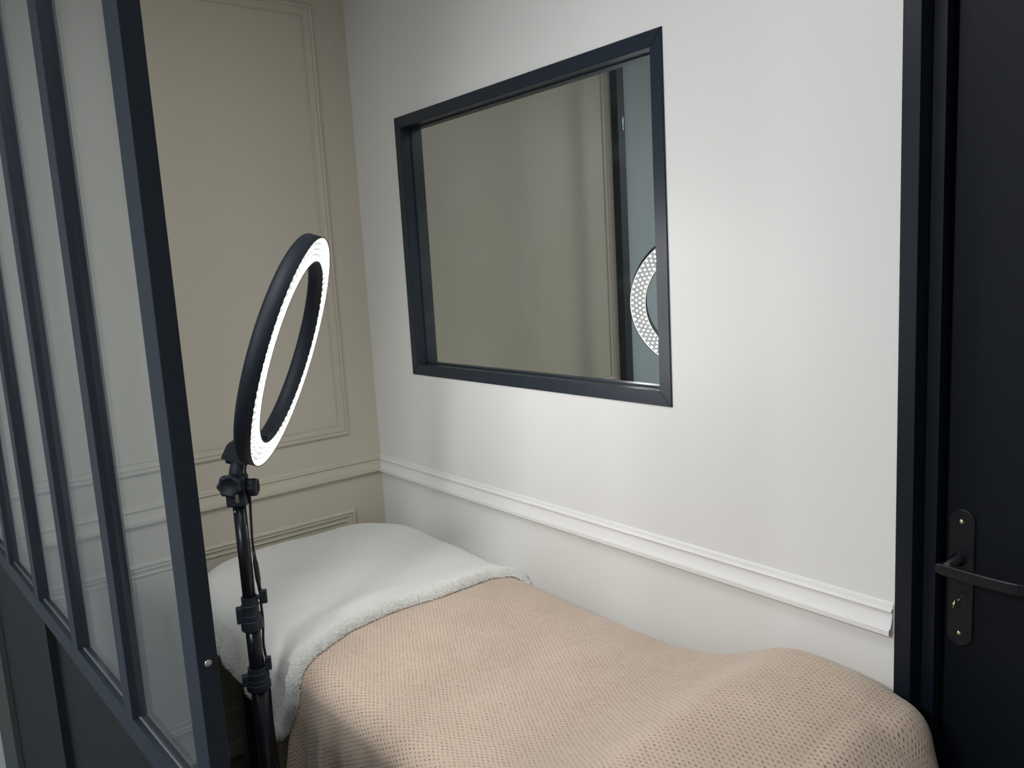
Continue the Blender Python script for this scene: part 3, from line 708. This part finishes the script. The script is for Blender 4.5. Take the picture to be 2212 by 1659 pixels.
# tripod spreader and legs
V, F = lathe([(0.0, 0.31), (0.0235, 0.31), (0.0245, 0.275), (0.0, 0.275)], frame_mat((PX_, PY_, 0), (1, 0, 0), (0, 1, 0), (0, 0, 1)), 24); mesh('leg_hub', V, F, M_plastic, ring, True)
V, F = lathe([(0.0, 0.15), (0.024, 0.15), (0.024, 0.115), (0.0, 0.115)], frame_mat((PX_, PY_, 0), (1, 0, 0), (0, 1, 0), (0, 0, 1)), 24); mesh('brace_hub', V, F, M_plastic, ring, True)
for a in (math.radians(30), math.radians(150), math.radians(270)):
    dv_ = np.array([math.cos(a), math.sin(a), 0]); Pp = np.array([PX_, PY_, 0])
    V, F = sweep([Pp + dv_ * 0.020 + [0, 0, 0.29], Pp + dv_ * 0.30 + [0, 0, 0.014]], 0.0095, 10); lg_ = mesh('leg', V, F, M_tube, ring, True)
    V, F = sweep([Pp + dv_ * 0.288 + [0, 0, 0.022], Pp + dv_ * 0.312 + [0, 0, 0.011]], 0.0115, 10); mesh('rubber_foot', V, F, M_rubber, lg_, True)
    V, F = sweep([Pp + dv_ * 0.022 + [0, 0, 0.13], Pp + dv_ * 0.165 + [0, 0, 0.15]], 0.006, 8); mesh('brace', V, F, M_tube, ring, True)
# power cable with inline plug, hanging along the tube
rd = -leftd
def cp(z, off, fw=0.0): return np.array([PX_, PY_, z]) + rd * off + cdir * fw
cpts = [(RM @ np.array([-0.012, -0.262, -0.035, 1]))[:3], cp(1.15, 0.020, 0.004), cp(1.10, 0.024, 0.006), cp(1.04, 0.0215), cp(0.985, 0.0195), cp(0.93, 0.021)]
def smooth_path(p, n=8):
    p = np.array(p); t = np.arange(len(p)); tt = np.linspace(0, len(p) - 1, (len(p) - 1) * n + 1); out = []
    for x in tt:
        i = min(int(x), len(p) - 2); f_ = x - i
        p0, p1, p2, p3 = p[max(i - 1, 0)], p[i], p[i + 1], p[min(i + 2, len(p) - 1)]
        out.append(0.5 * ((2 * p1) + (-p0 + p2) * f_ + (2 * p0 - 5 * p1 + 4 * p2 - p3) * f_ ** 2 + (-p0 + 3 * p1 - 3 * p2 + p3) * f_ ** 3))
    return out
V, F = sweep(smooth_path(cpts), 0.0030, 8); cb_ = mesh('power_cable', V, F, M_rubber, ring, True)
V, F = sweep([cp(0.965, 0.0195), cp(0.945, 0.0205), cp(0.935, 0.021), cp(0.90, 0.0225), cp(0.888, 0.023), cp(0.868, 0.024)], [0.0036, 0.0042, 0.0058, 0.0060, 0.0045, 0.0036], 12)
mesh('plug', V, F, M_rubber, cb_, True)
cpts = [cp(0.872, 0.024), cp(0.84, 0.0235, -0.016), cp(0.79, 0.0235, -0.018), cp(0.74, 0.0195, -0.016), cp(0.69, 0.022, -0.019), cp(0.62, 0.022, -0.019), cp(0.5, 0.021, -0.016), cp(0.35, 0.032), cp(0.22, 0.06), cp(0.06, 0.10), cp(0.006, 0.16), cp(0.005, 0.26, -0.1)]
V, F = sweep(smooth_path(cpts), 0.0030, 8); mesh('power_cable', V, F, M_rubber, ring, True)
